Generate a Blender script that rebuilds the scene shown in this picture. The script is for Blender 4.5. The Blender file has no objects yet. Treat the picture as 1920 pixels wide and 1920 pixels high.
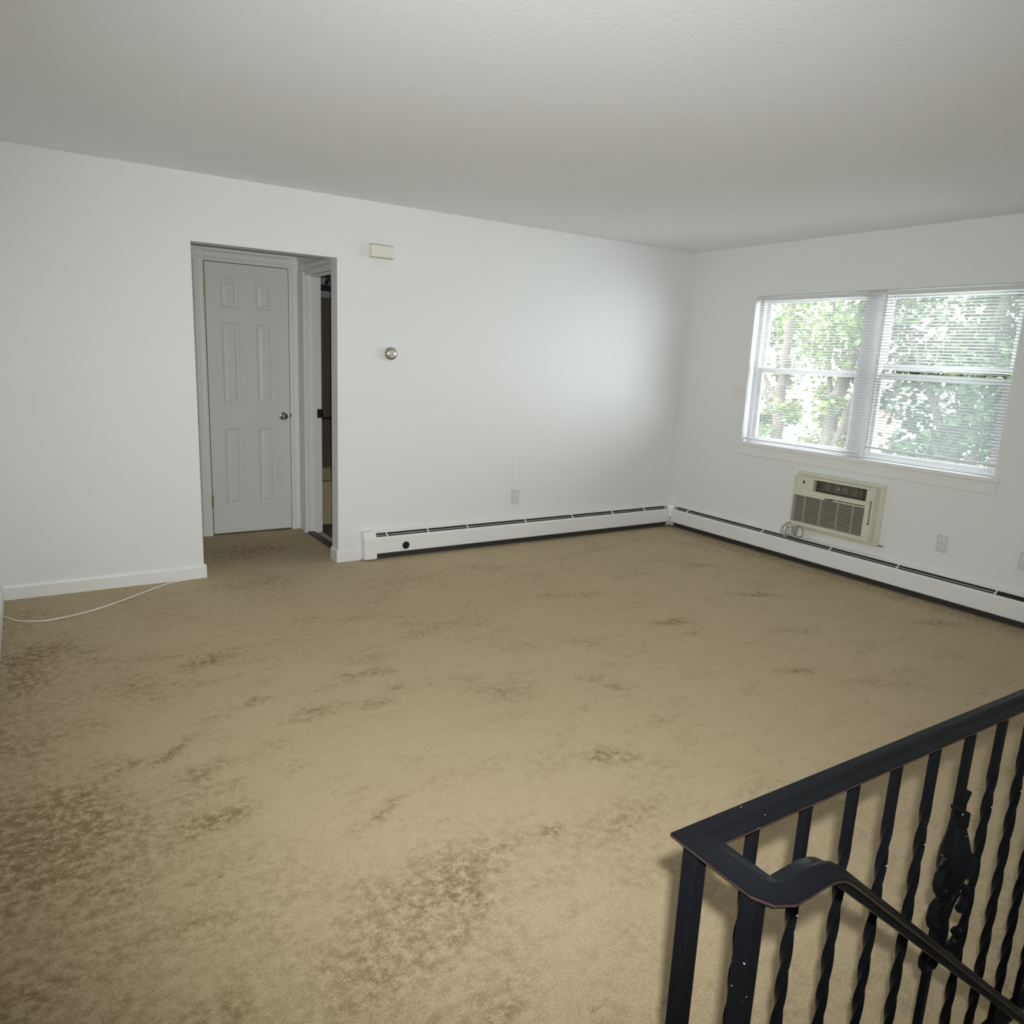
import bpy, bmesh, math, random
from mathutils import Vector, Matrix, noise
random.seed(7)
C = bpy.context.scene.collection
S = bpy.context.scene
R = math.radians

# ---------------------------------------------------------------- camera, sky, sun, large lights, exposure
cd = bpy.data.cameras.new('camera'); cam = bpy.data.objects.new('camera', cd); C.objects.link(cam)
cam.location = (-4.99928, -4.88264, 1.46985)
cam.rotation_euler = (R(78.22394), R(-2.55784), R(-32.82965))
cd.sensor_fit = 'HORIZONTAL'; cd.sensor_width = 36; cd.lens = 25.962; cd.clip_start = 0.02; cd.clip_end = 200
S.camera = cam

w = bpy.data.worlds.new('sky'); S.world = w; w.use_nodes = True
bg = w.node_tree.nodes['Background']
bg.inputs['Color'].default_value = (0.90, 0.96, 1.0, 1); bg.inputs['Strength'].default_value = 12.5

sd = bpy.data.lights.new('sun', 'SUN'); sun = bpy.data.objects.new('sun', sd); C.objects.link(sun)
sd.energy = 7.0; sd.angle = R(0.6); sd.color = (1, 0.96, 0.86)
sun.rotation_euler = Vector((0.62, 0.35, -0.9)).to_track_quat('-Z', 'Y').to_euler()

def area(name, loc, direction, sx, sy, power, col=(1, 1, 1), spread=180, portal=False):
    l = bpy.data.lights.new(name, 'AREA'); o = bpy.data.objects.new(name, l); C.objects.link(o)
    l.shape = 'RECTANGLE'; l.size = sx; l.size_y = sy; l.energy = power; l.color = col
    l.spread = R(spread)
    o.location = loc; o.rotation_euler = Vector(direction).to_track_quat('-Z', 'Y').to_euler()
    if portal: l.cycles.is_portal = True
    return o
# daylight arriving through the living room window (sky portal) and an added fill light behind the camera, no window there
area('window_portal', (0.16, -1.725, 1.46), (-1, 0, 0), 2.0, 1.2, 1, portal=True)
area('rear_fill_light', (-2.6, -6.15, 1.5), (0, 1, 0.05), 2.4, 1.2, 5, (0.95, 1.0, 1.04))

# the camera's own flash, just above and right of the lens
fl = bpy.data.lights.new('camera_flash', 'SPOT'); flo = bpy.data.objects.new('camera_flash', fl); C.objects.link(flo)
fl.energy = 386; fl.spot_size = R(104); fl.spot_blend = 1.0; fl.shadow_soft_size = 0.012; fl.color = (0.99, 1.0, 1.0)
M = cam.rotation_euler.to_matrix()
flo.location = cam.location + M @ Vector((0.03, 0.058, 0.0))
flo.rotation_euler = (R(82), R(-2.5), R(-34))

vs = S.view_settings
vs.view_transform = 'Standard'; vs.look = 'None'; vs.gamma = 1; vs.use_curve_mapping = False; vs.exposure = 0.07
S.display_settings.display_device = 'sRGB'
S.cycles.use_denoising = True; S.cycles.use_adaptive_sampling = True; S.cycles.adaptive_threshold = 0.025
S.cycles.max_bounces = 10; S.cycles.diffuse_bounces = 5; S.cycles.transparent_max_bounces = 24
S.cycles.sample_clamp_indirect = 6

# ---------------------------------------------------------------- materials
def mat(name, col, rough=0.6, metal=0.0, noise_scale=None, noise_amt=0.06, bump=0.0, bump_scale=200, spec=0.5, col2=None, coat=0.0):
    m = bpy.data.materials.new(name); m.use_nodes = True
    n = m.node_tree.nodes; l = m.node_tree.links; b = n['Principled BSDF']
    b.inputs['Roughness'].default_value = rough; b.inputs['Metallic'].default_value = metal
    b.inputs['Specular IOR Level'].default_value = spec
    b.inputs['Coat Weight'].default_value = coat
    tc = n.new('ShaderNodeTexCoord')
    nz = n.new('ShaderNodeTexNoise'); nz.inputs['Scale'].default_value = noise_scale or 4.0; nz.inputs['Detail'].default_value = 4
    l.new(tc.outputs['Object'], nz.inputs['Vector'])
    mx = n.new('ShaderNodeMix'); mx.data_type = 'RGBA'
    c1 = [c * (1 - noise_amt) for c in col]; c2 = list(col2) if col2 else [min(1, c * (1 + noise_amt)) for c in col]
    mx.inputs[6].default_value = (*c1, 1); mx.inputs[7].default_value = (*c2, 1)
    l.new(nz.outputs['Fac'], mx.inputs[0]); l.new(mx.outputs[2], b.inputs['Base Color'])
    if bump:
        n2 = n.new('ShaderNodeTexNoise'); n2.inputs['Scale'].default_value = bump_scale; n2.inputs['Detail'].default_value = 3
        l.new(tc.outputs['Object'], n2.inputs['Vector'])
        bp = n.new('ShaderNodeBump'); bp.inputs['Strength'].default_value = bump; bp.inputs['Distance'].default_value = 0.002
        l.new(n2.outputs['Fac'], bp.inputs['Height']); l.new(bp.outputs['Normal'], b.inputs['Normal'])
    return m

WALL = (0.785, 0.80, 0.795)
m_wall = mat('wall_paint', WALL, 0.62, noise_scale=1.2, noise_amt=0.012, bump=0.12, bump_scale=60, spec=0.35)
m_ceil = mat('ceiling_paint', (0.87, 0.89, 0.92), 0.9, noise_scale=2, noise_amt=0.012, bump=0.5, bump_scale=45, spec=0.1)
m_trim = mat('trim_paint', (0.80, 0.81, 0.79), 0.4, noise_scale=6, noise_amt=0.02, spec=0.45)
m_door = mat('door_paint', (0.74, 0.75, 0.73), 0.42, noise_scale=5, noise_amt=0.015, spec=0.4)
m_heat = mat('heater_enamel', (0.80, 0.81, 0.80), 0.35, noise_scale=5, noise_amt=0.015)
m_heatd = mat('heater_fins_and_shade', (0.03, 0.03, 0.026), 0.6, noise_scale=60, noise_amt=0.3)  # fins, near-black so the shade inside the heater is in the colour
m_damp = mat('damper_metal', (0.42, 0.43, 0.40), 0.4, noise_scale=40, noise_amt=0.1)
m_ac = mat('ac_plastic', (0.66, 0.65, 0.54), 0.45, noise_scale=8, noise_amt=0.05)
m_acs = mat('ac_slats', (0.52, 0.49, 0.40), 0.5, noise_scale=20, noise_amt=0.16)
m_acd = mat('ac_inside', (0.045, 0.042, 0.033), 0.8, noise_scale=40, noise_amt=0.4)
m_acf = mat('ac_vanes', (0.17, 0.15, 0.115), 0.6, noise_scale=30, noise_amt=0.2)
m_accord = mat('ac_cord', (0.33, 0.33, 0.25), 0.5)
m_black = mat('black_plastic', (0.02, 0.02, 0.02), 0.4)
m_white = mat('white_plastic', (0.78, 0.78, 0.76), 0.35)
m_cream = mat('aged_plastic', (0.78, 0.76, 0.69), 0.4, noise_scale=10, noise_amt=0.03)
m_plate = mat('outlet_plate', (0.64, 0.645, 0.63), 0.35)
m_vinyl = mat('window_vinyl', (0.83, 0.84, 0.86), 0.35, noise_scale=6, noise_amt=0.02)
m_chrome = mat('chrome', (0.62, 0.62, 0.60), 0.18, 1.0)
m_brass = mat('brass', (0.50, 0.42, 0.20), 0.35, 1.0)
m_bronze = mat('dark_bronze', (0.03, 0.028, 0.022), 0.4, 0.6)
m_cable = mat('white_cable', (0.80, 0.79, 0.74), 0.4)
m_thr = mat('threshold_wood', (0.055, 0.03, 0.02), 0.5, noise_scale=20, noise_amt=0.3)
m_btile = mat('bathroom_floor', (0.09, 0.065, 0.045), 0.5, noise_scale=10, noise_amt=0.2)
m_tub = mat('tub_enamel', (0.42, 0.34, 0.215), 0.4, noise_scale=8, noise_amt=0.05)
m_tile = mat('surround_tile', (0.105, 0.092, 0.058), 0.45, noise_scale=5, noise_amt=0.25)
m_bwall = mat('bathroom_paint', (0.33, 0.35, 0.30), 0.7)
m_bark = mat('bark', (0.055, 0.043, 0.036), 0.9, noise_scale=14, noise_amt=0.35, bump=0.8, bump_scale=20)
m_lawn = mat('lawn', (0.06, 0.085, 0.035), 0.95, noise_scale=6, noise_amt=0.3)
m_siding = mat('pale_siding', (0.80, 0.78, 0.76), 0.7)
m_brick = mat('pink_brick', (0.62, 0.33, 0.25), 0.8, noise_scale=12, noise_amt=0.2)
m_roof = mat('roof_shingle', (0.36, 0.34, 0.33), 0.9, noise_scale=20, noise_amt=0.3)
m_glassd = mat('dark_pane', (0.06, 0.08, 0.10), 0.1)

def leafmat(name, col, tr):
    m = bpy.data.materials.new(name); m.use_nodes = True
    n = m.node_tree.nodes; l = m.node_tree.links
    for x in list(n): n.remove(x)
    out = n.new('ShaderNodeOutputMaterial'); mix = n.new('ShaderNodeMixShader'); d = n.new('ShaderNodeBsdfDiffuse'); t = n.new('ShaderNodeBsdfTranslucent')
    geo = n.new('ShaderNodeNewGeometry'); cr = n.new('ShaderNodeMix'); cr.data_type = 'RGBA'
    cr.inputs[6].default_value = (*[c * 0.65 for c in col], 1); cr.inputs[7].default_value = (*[min(1, c * 1.45) for c in col], 1)
    l.new(geo.outputs['Random Per Island'], cr.inputs[0])
    l.new(cr.outputs[2], d.inputs['Color']); l.new(cr.outputs[2], t.inputs['Color'])
    mix.inputs[0].default_value = tr
    l.new(d.outputs[0], mix.inputs[1]); l.new(t.outputs[0], mix.inputs[2]); l.new(mix.outputs[0], out.inputs[0])
    return m
m_leaf = leafmat('leaf_green', (0.085, 0.125, 0.050), 0.4)
m_leaf2 = leafmat('leaf_yellow_green', (0.105, 0.14, 0.052), 0.4)
m_leaf3 = leafmat('leaf_deep_green', (0.075, 0.112, 0.058), 0.35)

def slatmat():
    m = bpy.data.materials.new('blind_slat'); m.use_nodes = True
    n = m.node_tree.nodes; l = m.node_tree.links; b = n['Principled BSDF']
    b.inputs['Base Color'].default_value = (0.80, 0.80, 0.80, 1); b.inputs['Roughness'].default_value = 0.4
    t = n.new('ShaderNodeBsdfTranslucent'); t.inputs['Color'].default_value = (0.8, 0.8, 0.8, 1)
    mx = n.new('ShaderNodeMixShader'); mx.inputs[0].default_value = 0.22
    l.new(b.outputs[0], mx.inputs[1]); l.new(t.outputs[0], mx.inputs[2]); l.new(mx.outputs[0], n['Material Output'].inputs[0])
    return m
m_slat = slatmat()

def glassmat(name, veil, tint=(1, 1, 1)):
    # glass, some with insect mesh; the veil mixes in a painted pale glare haze
    m = bpy.data.materials.new(name); m.use_nodes = True
    n = m.node_tree.nodes; l = m.node_tree.links
    for x in list(n): n.remove(x)
    out = n.new('ShaderNodeOutputMaterial')
    t = n.new('ShaderNodeBsdfTransparent'); t.inputs['Color'].default_value = (*tint, 1)
    d = n.new('ShaderNodeBsdfTranslucent'); d.inputs['Color'].default_value = (0.9, 0.92, 0.93, 1)
    g = n.new('ShaderNodeBsdfGlossy'); g.inputs['Roughness'].default_value = 0.02
    mx = n.new('ShaderNodeMixShader'); mx.inputs[0].default_value = veil
    m2 = n.new('ShaderNodeMixShader'); m2.inputs[0].default_value = 0.03
    l.new(t.outputs[0], mx.inputs[1]); l.new(d.outputs[0], mx.inputs[2])
    l.new(mx.outputs[0], m2.inputs[1]); l.new(g.outputs[0], m2.inputs[2]); l.new(m2.outputs[0], out.inputs[0])
    return m
m_glass = glassmat('window_glass', 0.028)
m_screen = glassmat('screened_glass', 0.05, (0.66, 0.68, 0.68))

def ironmat():
    m = mat('black_iron_paint', (0.0045, 0.005, 0.006), 0.3, noise_scale=9, noise_amt=0.3, bump=0.2, bump_scale=30, spec=0.05)
    n = m.node_tree.nodes; l = m.node_tree.links; b = n['Principled BSDF']
    src = b.inputs['Base Color'].links[0].from_socket
    tc = n.new('ShaderNodeTexCoord'); v = n.new('ShaderNodeTexVoronoi'); v.inputs['Scale'].default_value = 55
    l.new(tc.outputs['Object'], v.inputs['Vector'])
    r = n.new('ShaderNodeMapRange'); r.inputs[1].default_value = 0.055; r.inputs[2].default_value = 0.075; r.inputs[3].default_value = 1; r.inputs[4].default_value = 0
    l.new(v.outputs['Distance'], r.inputs[0])
    nz = n.new('ShaderNodeTexNoise'); nz.inputs['Scale'].default_value = 7; l.new(tc.outputs['Object'], nz.inputs['Vector'])
    g = n.new('ShaderNodeMath'); g.operation = 'GREATER_THAN'; g.inputs[1].default_value = 0.56; l.new(nz.outputs['Fac'], g.inputs[0])
    mu = n.new('ShaderNodeMath'); mu.operation = 'MULTIPLY'; l.new(r.outputs[0], mu.inputs[0]); l.new(g.outputs[0], mu.inputs[1])
    mx = n.new('ShaderNodeMix'); mx.data_type = 'RGBA'; mx.inputs[7].default_value = (0.45, 0.45, 0.42, 1)
    l.new(mu.outputs[0], mx.inputs[0]); l.new(src, mx.inputs[6]); l.new(mx.outputs[2], b.inputs['Base Color'])
    return m
m_iron = ironmat()
m_lip = mat('worn_iron_edge', (0.008, 0.007, 0.007), 0.4, noise_scale=40, noise_amt=0.2, col2=(0.04, 0.02, 0.014))

def carpetmat():
    m = bpy.data.materials.new('tan_carpet'); m.use_nodes = True
    n = m.node_tree.nodes; l = m.node_tree.links; b = n['Principled BSDF']
    b.inputs['Roughness'].default_value = 1; b.inputs['Specular IOR Level'].default_value = 0.05
    b.inputs['Sheen Weight'].default_value = 0.15
    tc = n.new('ShaderNodeTexCoord')
    def nz(scale, detail=4, rough=0.6, st=None):
        x = n.new('ShaderNodeTexNoise'); x.inputs['Scale'].default_value = scale; x.inputs['Detail'].default_value = detail; x.inputs['Roughness'].default_value = rough
        if st:
            mp = n.new('ShaderNodeMapping'); mp.inputs['Rotation'].default_value = (0, 0, st[0]); mp.inputs['Scale'].default_value = (st[1], st[2], 1)
            l.new(tc.outputs['Object'], mp.inputs['Vector']); l.new(mp.outputs[0], x.inputs['Vector'])
        else: l.new(tc.outputs['Object'], x.inputs['Vector'])
        return x.outputs['Fac']
    def rng(s, a, b_, c, d):
        x = n.new('ShaderNodeMapRange'); x.inputs[1].default_value = a; x.inputs[2].default_value = b_; x.inputs[3].default_value = c; x.inputs[4].default_value = d
        l.new(s, x.inputs[0]); return x.outputs[0]
    def mth(op, a, b_):
        x = n.new('ShaderNodeMath'); x.operation = op
        for i, s in enumerate((a, b_)):
            if isinstance(s, (int, float)): x.inputs[i].default_value = s
            else: l.new(s, x.inputs[i])
        return x.outputs[0]
    at = n.new('ShaderNodeAttribute'); at.attribute_name = 'stain'
    fine = nz(230, 2, 0.7); mid = nz(120, 5, 0.8); mid2 = nz(30, 8, 0.8); big = nz(3.2, 5, 0.62, (0.5, 1.0, 1.9)); big2 = nz(9, 6, 0.7, (-0.4, 0.7, 1.5))
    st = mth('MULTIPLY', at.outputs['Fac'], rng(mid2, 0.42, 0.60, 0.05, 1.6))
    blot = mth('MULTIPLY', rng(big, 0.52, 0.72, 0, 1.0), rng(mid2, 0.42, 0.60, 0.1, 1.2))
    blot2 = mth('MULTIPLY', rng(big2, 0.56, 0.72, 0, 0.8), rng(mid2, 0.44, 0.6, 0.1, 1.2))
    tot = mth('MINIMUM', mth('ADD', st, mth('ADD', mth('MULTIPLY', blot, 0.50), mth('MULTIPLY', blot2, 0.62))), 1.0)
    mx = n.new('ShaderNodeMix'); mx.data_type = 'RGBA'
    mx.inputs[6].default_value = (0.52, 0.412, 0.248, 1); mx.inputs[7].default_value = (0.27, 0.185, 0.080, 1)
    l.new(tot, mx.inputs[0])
    f = mth('MULTIPLY', rng(fine, 0.30, 0.70, 0.70, 1.28), rng(mid2, 0.35, 0.65, 1.06, 0.94))
    vm = n.new('ShaderNodeVectorMath'); vm.operation = 'SCALE'; l.new(mx.outputs[2], vm.inputs[0]); l.new(f, vm.inputs['Scale'])
    l.new(vm.outputs[0], b.inputs['Base Color'])
    bp = n.new('ShaderNodeBump'); bp.inputs['Strength'].default_value = 0.6; bp.inputs['Distance'].default_value = 0.006
    l.new(mth('ADD', fine, mid), bp.inputs['Height']); l.new(bp.outputs['Normal'], b.inputs['Normal'])
    return m
m_carpet = carpetmat()

# ---------------------------------------------------------------- mesh helpers
class MB:
    def __init__(s): s.v = []; s.f = []
    def add(s, vs_, fs_):
        k = len(s.v); s.v += [tuple(v) for v in vs_]; s.f += [tuple(i + k for i in f) for f in fs_]; return s
    def box(s, a, b):
        x0, x1 = sorted((a[0], b[0])); y0, y1 = sorted((a[1], b[1])); z0, z1 = sorted((a[2], b[2]))
        return s.add([(x0, y0, z0), (x1, y0, z0), (x1, y1, z0), (x0, y1, z0), (x0, y0, z1), (x1, y0, z1), (x1, y1, z1), (x0, y1, z1)],
                     [(0, 3, 2, 1), (4, 5, 6, 7), (0, 1, 5, 4), (1, 2, 6, 5), (2, 3, 7, 6), (3, 0, 4, 7)])
    def prism(s, prof, p0, p1, out, up=(0, 0, 1)):
        p0 = Vector(p0); p1 = Vector(p1); o = Vector(out); u = Vector(up); n = len(prof)
        vs_ = [p0 + o * a + u * b for a, b in prof] + [p1 + o * a + u * b for a, b in prof]
        fs_ = [(i, (i + 1) % n, n + (i + 1) % n, n + i) for i in range(n)] + [tuple(range(n))[::-1], tuple(range(n, 2 * n))]
        return s.add(vs_, fs_)
    def tube(s, pts, rad, seg=10, closed=False, flat=None):
        pts = [Vector(p) for p in pts]; n = len(pts)
        rs = rad if isinstance(rad, (list, tuple)) else [rad] * n
        T = [(pts[min(i + 1, n - 1)] - pts[max(i - 1, 0)]).normalized() for i in range(n)]
        up = Vector((0, 0, 1)) if abs(T[0].z) < 0.9 else Vector((1, 0, 0))
        N = (up - T[0] * up.dot(T[0])).normalized(); vs_ = []
        for i in range(n):
            N = (N - T[i] * N.dot(T[i])).normalized(); B = T[i].cross(N)
            for k in range(seg):
                a = 2 * math.pi * k / seg
                vs_.append(pts[i] + (N * math.cos(a) + B * math.sin(a) * (flat or 1)) * rs[i])
        fs_ = [(i * seg + k, i * seg + (k + 1) % seg, (i + 1) * seg + (k + 1) % seg, (i + 1) * seg + k) for i in range(n - 1) for k in range(seg)]
        fs_ += [tuple(range(seg))[::-1], tuple((n - 1) * seg + k for k in range(seg))]
        return s.add(vs_, fs_)
    def lathe(s, prof, org, axis, seg=32):
        ax = Vector(axis).normalized(); t = Vector((0, 0, 1)) if abs(ax.z) < 0.9 else Vector((1, 0, 0))
        N = (t - ax * t.dot(ax)).normalized(); B = ax.cross(N); o = Vector(org); vs_ = []
        for r, h in prof:
            for k in range(seg):
                a = 2 * math.pi * k / seg; vs_.append(o + ax * h + (N * math.cos(a) + B * math.sin(a)) * max(r, 1e-4))
        n = len(prof)
        fs_ = [(i * seg + k, i * seg + (k + 1) % seg, (i + 1) * seg + (k + 1) % seg, (i + 1) * seg + k) for i in range(n - 1) for k in range(seg)]
        fs_ += [tuple(range(seg))[::-1], tuple((n - 1) * seg + k for k in range(seg))]
        return s.add(vs_, fs_)
    def build(s, name, m, parent=None, smooth=False, bevel=0, loc=(0, 0, 0), seg=2):
        me = bpy.data.meshes.new(name); me.from_pydata([tuple(Vector(v) - Vector(loc)) for v in s.v], [], s.f); me.update()
        bm = bmesh.new(); bm.from_mesh(me); bmesh.ops.recalc_face_normals(bm, faces=bm.faces); bm.to_mesh(me); bm.free()
        if smooth:
            for p in me.polygons: p.use_smooth = True
            me.set_sharp_from_angle(angle=R(40))
        o = bpy.data.objects.new(name, me); C.objects.link(o); me.materials.append(m); o.location = loc
        if parent:
            o.parent = parent; o.location = Vector(loc) - world_of(parent)
        if bevel:
            b = o.modifiers.new('bevel', 'BEVEL'); b.width = bevel; b.segments = seg; b.limit_method = 'ANGLE'; b.angle_limit = R(35)
        return o
def world_of(o):
    v = Vector((0, 0, 0))
    while o: v = v + o.location; o = o.parent
    return v
def empty(name, loc, label, cat, group=None):
    o = bpy.data.objects.new(name, None); C.objects.link(o); o.location = loc; o.empty_display_size = 0.05
    return tag(o, label, cat, group)
def tag(o, label=None, cat=None, group=None, kind=None):
    if label: o['label'] = label
    if cat: o['category'] = cat
    if group: o['group'] = group
    if kind: o['kind'] = kind
    return o
def struct(o): o['kind'] = 'structure'; return o
def boxm(a, b): return MB().box(a, b)

# ---------------------------------------------------------------- room shell
H = 2.44; T = 0.12; XL = -5.21; YB = -6.3; DL = -4.132; DR = -3.24; DT = 2.059
HY = 1.105; XH = -3.165                       # hall depth, bathroom-side hall wall
HX0, HY0 = -4.31, -4.36                       # stair hole corner
struct(MB().box((XL - T, 0, 0), (DL, T, H)).box((DR, 0, 0), (T, T, H)).box((DL, 0, DT), (DR, T, H)).build('wall_back', m_wall))
WY0, WY1, WZ0, WZ1 = -0.738, -2.712, 0.870, 2.044
wr = MB().box((0, 0, 0), (0.14, WY0, H)).box((0, WY1, 0), (0.14, YB, H)).box((0, WY0, 0), (0.14, WY1, WZ0)).box((0, WY0, WZ1), (0.14, WY1, H))
struct(wr.build('wall_right', m_wall))
struct(boxm((XL - T, 0, 0), (XL, YB - T, H)).build('wall_left', m_wall))
struct(boxm((XL - T, YB, -1.5), (0.14, YB - T, H)).build('wall_front', m_wall))
struct(boxm((XL - T, YB - T, H), (0.14, 3.1, H + 0.15)).build('ceiling', m_ceil))
# hall behind the opening and the bathroom beyond it
struct(MB().box((-5.3, HY, 0), (-3.935, HY + T, H)).box((-3.935, HY, 2.07), (XH, HY + T, H)).box((-3.232, HY, 0), (XH, HY + T, 2.07)).box((-3.95, HY + 0.06, 0), (-3.2, HY + T, 2.1))
       .box((-5.42, T, 0), (-5.3, HY + T, H)).build('wall_hall', m_wall))
struct(MB().box((XH, T, 0), (XH + T, 0.16, H)).box((XH, 0.94, 0), (XH + T, HY + T, H)).box((XH, 0.16, 2.035), (XH + T, 0.94, H)).build('wall_bathroom', m_wall))
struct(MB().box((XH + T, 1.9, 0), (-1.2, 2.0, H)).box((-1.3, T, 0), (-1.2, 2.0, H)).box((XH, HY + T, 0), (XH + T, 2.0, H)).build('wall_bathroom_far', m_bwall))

# floor: fine grid with stain data, then plain slabs
def stain(x, y):
    v = 0.0
    q_ = Vector((x * 11, y * 11, 0)); wx = 0.045 * noise.noise(q_); wy = 0.045 * noise.noise(q_ + Vector((7, 3, 1)))
    for sx, sy, rx, ry, a, k in STAINS:
        dx, dy = x - sx + wx, y - sy + wy; c, s = math.cos(a), math.sin(a)
        d = ((dx * c + dy * s) / rx) ** 2 + ((-dx * s + dy * c) / ry) ** 2
        if d < 4: v += k * math.exp(-d * 1.1)
    p = Vector((x * 3.1, y * 3.1, 0))
    # darker crushed pile: bottom left corner, left edge
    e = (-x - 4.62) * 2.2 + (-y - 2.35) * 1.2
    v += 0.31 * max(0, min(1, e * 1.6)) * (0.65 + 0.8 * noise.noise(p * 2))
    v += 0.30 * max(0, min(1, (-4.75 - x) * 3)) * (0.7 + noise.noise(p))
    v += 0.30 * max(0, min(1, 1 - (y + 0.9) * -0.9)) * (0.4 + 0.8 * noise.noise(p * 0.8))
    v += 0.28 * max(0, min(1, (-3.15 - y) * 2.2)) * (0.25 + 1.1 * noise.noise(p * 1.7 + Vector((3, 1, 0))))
    v += 0.55 * max(0, min(1, 1 - abs(x + 0.14) * 7))  # darker band along the foot of the right wall
    return max(0, min(1, v))
STAINS = [(-4.567, -2.652, .085, .06, .3, 1.1), (-4.637, -2.149, .10, .035, .5, .95), (-4.809, -2.2, .06, .03, .8, .7), (-4.581, -2.344, .08, .045, .6, .7),
 (-4.523, -2.489, .05, .035, .2, .6), (-3.762, -1.843, .12, .035, -.1, .9), (-4.109, -2.863, .10, .03, .5, .75), (-2.852, -2.377, .07, .03, -.3, .8), (-2.8, -2.5, .08, .035, -.6, .7),
 (-1.033, -1.842, .20, .04, -.5, .75), (-1.877, -2.78, .12, .03, -.5, .8), (-.421, -2.733, .16, .05, -.5, .8), (-1.937, -1.985, .14, .04, -.3, .7), (-1.95, -2.15, .12, .03, .1, .4),
 (-3.234, -2.964, .11, .055, -.5, .9), (-3.71, -2.03, .06, .035, .3, .7), (-4.091, -2.106, .10, .05, .2, .7), (-3.86, -2.146, .09, .045, .1, .6), (-3.724, -3.216, .045, .03, .2, .8),
 (-5.074, -.956, .16, .10, .8, .7), (-5.1, -1.25, .10, .2, 0, .6), (-4.377, -1.379, .16, .08, .4, .65), (-5.049, -2.588, .30, .28, .3, .55), (-4.058, -3.228, .22, .12, .2, .5),
 (-3.352, -1.503, .13, .05, .1, .4), (-4.7, -1.55, .10, .22, .4, .45), (-2.2, -1.3, .2, .06, -.4, .35), (-3.0, -.6, .25, .07, .1, .3), (-3.9, -.25, .35, .10, .1, .35), (-3.75, .5, .3, .3, 0, .6),
 (-3.3, -2.3, .2, .08, -.7, .4), (-2.6, -2.0, .16, .06, -.8, .35), (-1.4, -2.4, .18, .05, -.6, .4), (-.8, -1.2, .2, .05, -.7, .35), (-1.6, -3.1, .2, .06, -.5, .4), (-4.2, -3.35, .3, .14, .2, .4),
 (-3.5, -3.3, .25, .1, .3, .4), (-4.3, -1.9, .08, .03, .3, .6), (-1.2, -.45, .25, .06, .2, .3)]
def floor_obj():
    vs_, fs_, st = [], [], []
    def grid(x0, x1, y0, y1, step):
        nx = max(1, round((x1 - x0) / step)); ny = max(1, round((y1 - y0) / step)); k = len(vs_)
        for j in range(ny + 1):
            for i in range(nx + 1):
                x = x0 + (x1 - x0) * i / nx; y = y0 + (y1 - y0) * j / ny
                vs_.append((x, y, 0)); st.append(stain(x, y))
        for j in range(ny):
            for i in range(nx):
                a = k + j * (nx + 1) + i; fs_.append((a, a + 1, a + nx + 2, a + nx + 1))
    grid(XL, 0, HY0, 0, 0.02); grid(XL, HX0, YB, HY0, 0.05)
    grid(DL, DR, 0, T, 0.03); grid(-5.3, XH, T, HY + 0.06, 0.03)
    b = MB(); b.box((-5.4, HY0, -0.25), (0.14, 3.0, -0.002)); b.box((-5.4, YB, -0.25), (HX0, HY0, -0.002)); b.box((HX0, YB, -0.25), (0.14, -5.36, 0))
    k = len(vs_); vs_.extend(b.v); fs_.extend([tuple(i + k for i in f) for f in b.f]); st.extend([0.0] * len(b.v))
    me = bpy.data.meshes.new('floor'); me.from_pydata(vs_, [], fs_); me.update()
    a = me.attributes.new('stain', 'FLOAT', 'POINT'); a.data.foreach_set('value', st)
    me.materials.append(m_carpet)
    o = bpy.data.objects.new('floor', me); C.objects.link(o); return o
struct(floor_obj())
# stairwell: painted well sides and a lower landing with carpeted steps
struct(MB().box((HX0 - 0.02, HY0 + 0.02, -1.6), (0.14, HY0, -0.25)).box((HX0 - 0.02, -5.36, -1.6), (0.14, -5.38, -0.25)).box((-0.02, HY0, -1.6), (0.0, -5.36, -0.25)).build('wall_stairwell', m_wall))
stp = MB().box((HX0 - 0.02, HY0, -1.62), (0.14, -5.36, -1.5))
for i in range(7): stp.box((HX0 - 0.02, HY0, -1.5), (HX0 + 0.25 * (i + 1), -5.36, -0.19 * (i + 1))) if -0.19 * (i + 1) > -1.5 else None
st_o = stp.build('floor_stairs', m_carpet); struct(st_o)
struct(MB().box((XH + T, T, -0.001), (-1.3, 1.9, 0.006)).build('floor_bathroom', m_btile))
struct(MB().box((XH - 0.005, 0.16, 0), (XH + 0.055, 0.915, 0.014)).build('trim_threshold', m_thr, bevel=0.004))

# baseboards
BP = [(0, 0), (0.014, 0), (0.014, 0.070), (0.010, 0.082), (0.003, 0.088), (0, 0.088)]
b = MB().prism(BP, (XL, 0, 0), (DL + 0.014, 0, 0), (0, -1, 0)).prism(BP, (DL, 0, 0), (DL, T, 0), (1, 0, 0)); struct(b.build('baseboard_back_left', m_trim))
b = MB().prism(BP, (DR - 0.014, 0, 0), (-3.075, 0, 0), (0, -1, 0)).prism(BP, (DR, 0, 0), (DR, T, 0), (-1, 0, 0)); struct(b.build('baseboard_back_right', m_trim))
struct(MB().prism([(a, z + 0.006) for a, z in BP], (XL, 0, 0), (XL, YB, 0), (1, 0, 0)).build('baseboard_left', m_trim))
struct(MB().prism(BP, (-5.3, HY, 0), (-3.94, HY, 0), (0, -1, 0)).build('baseboard_hall', m_trim))

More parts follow.
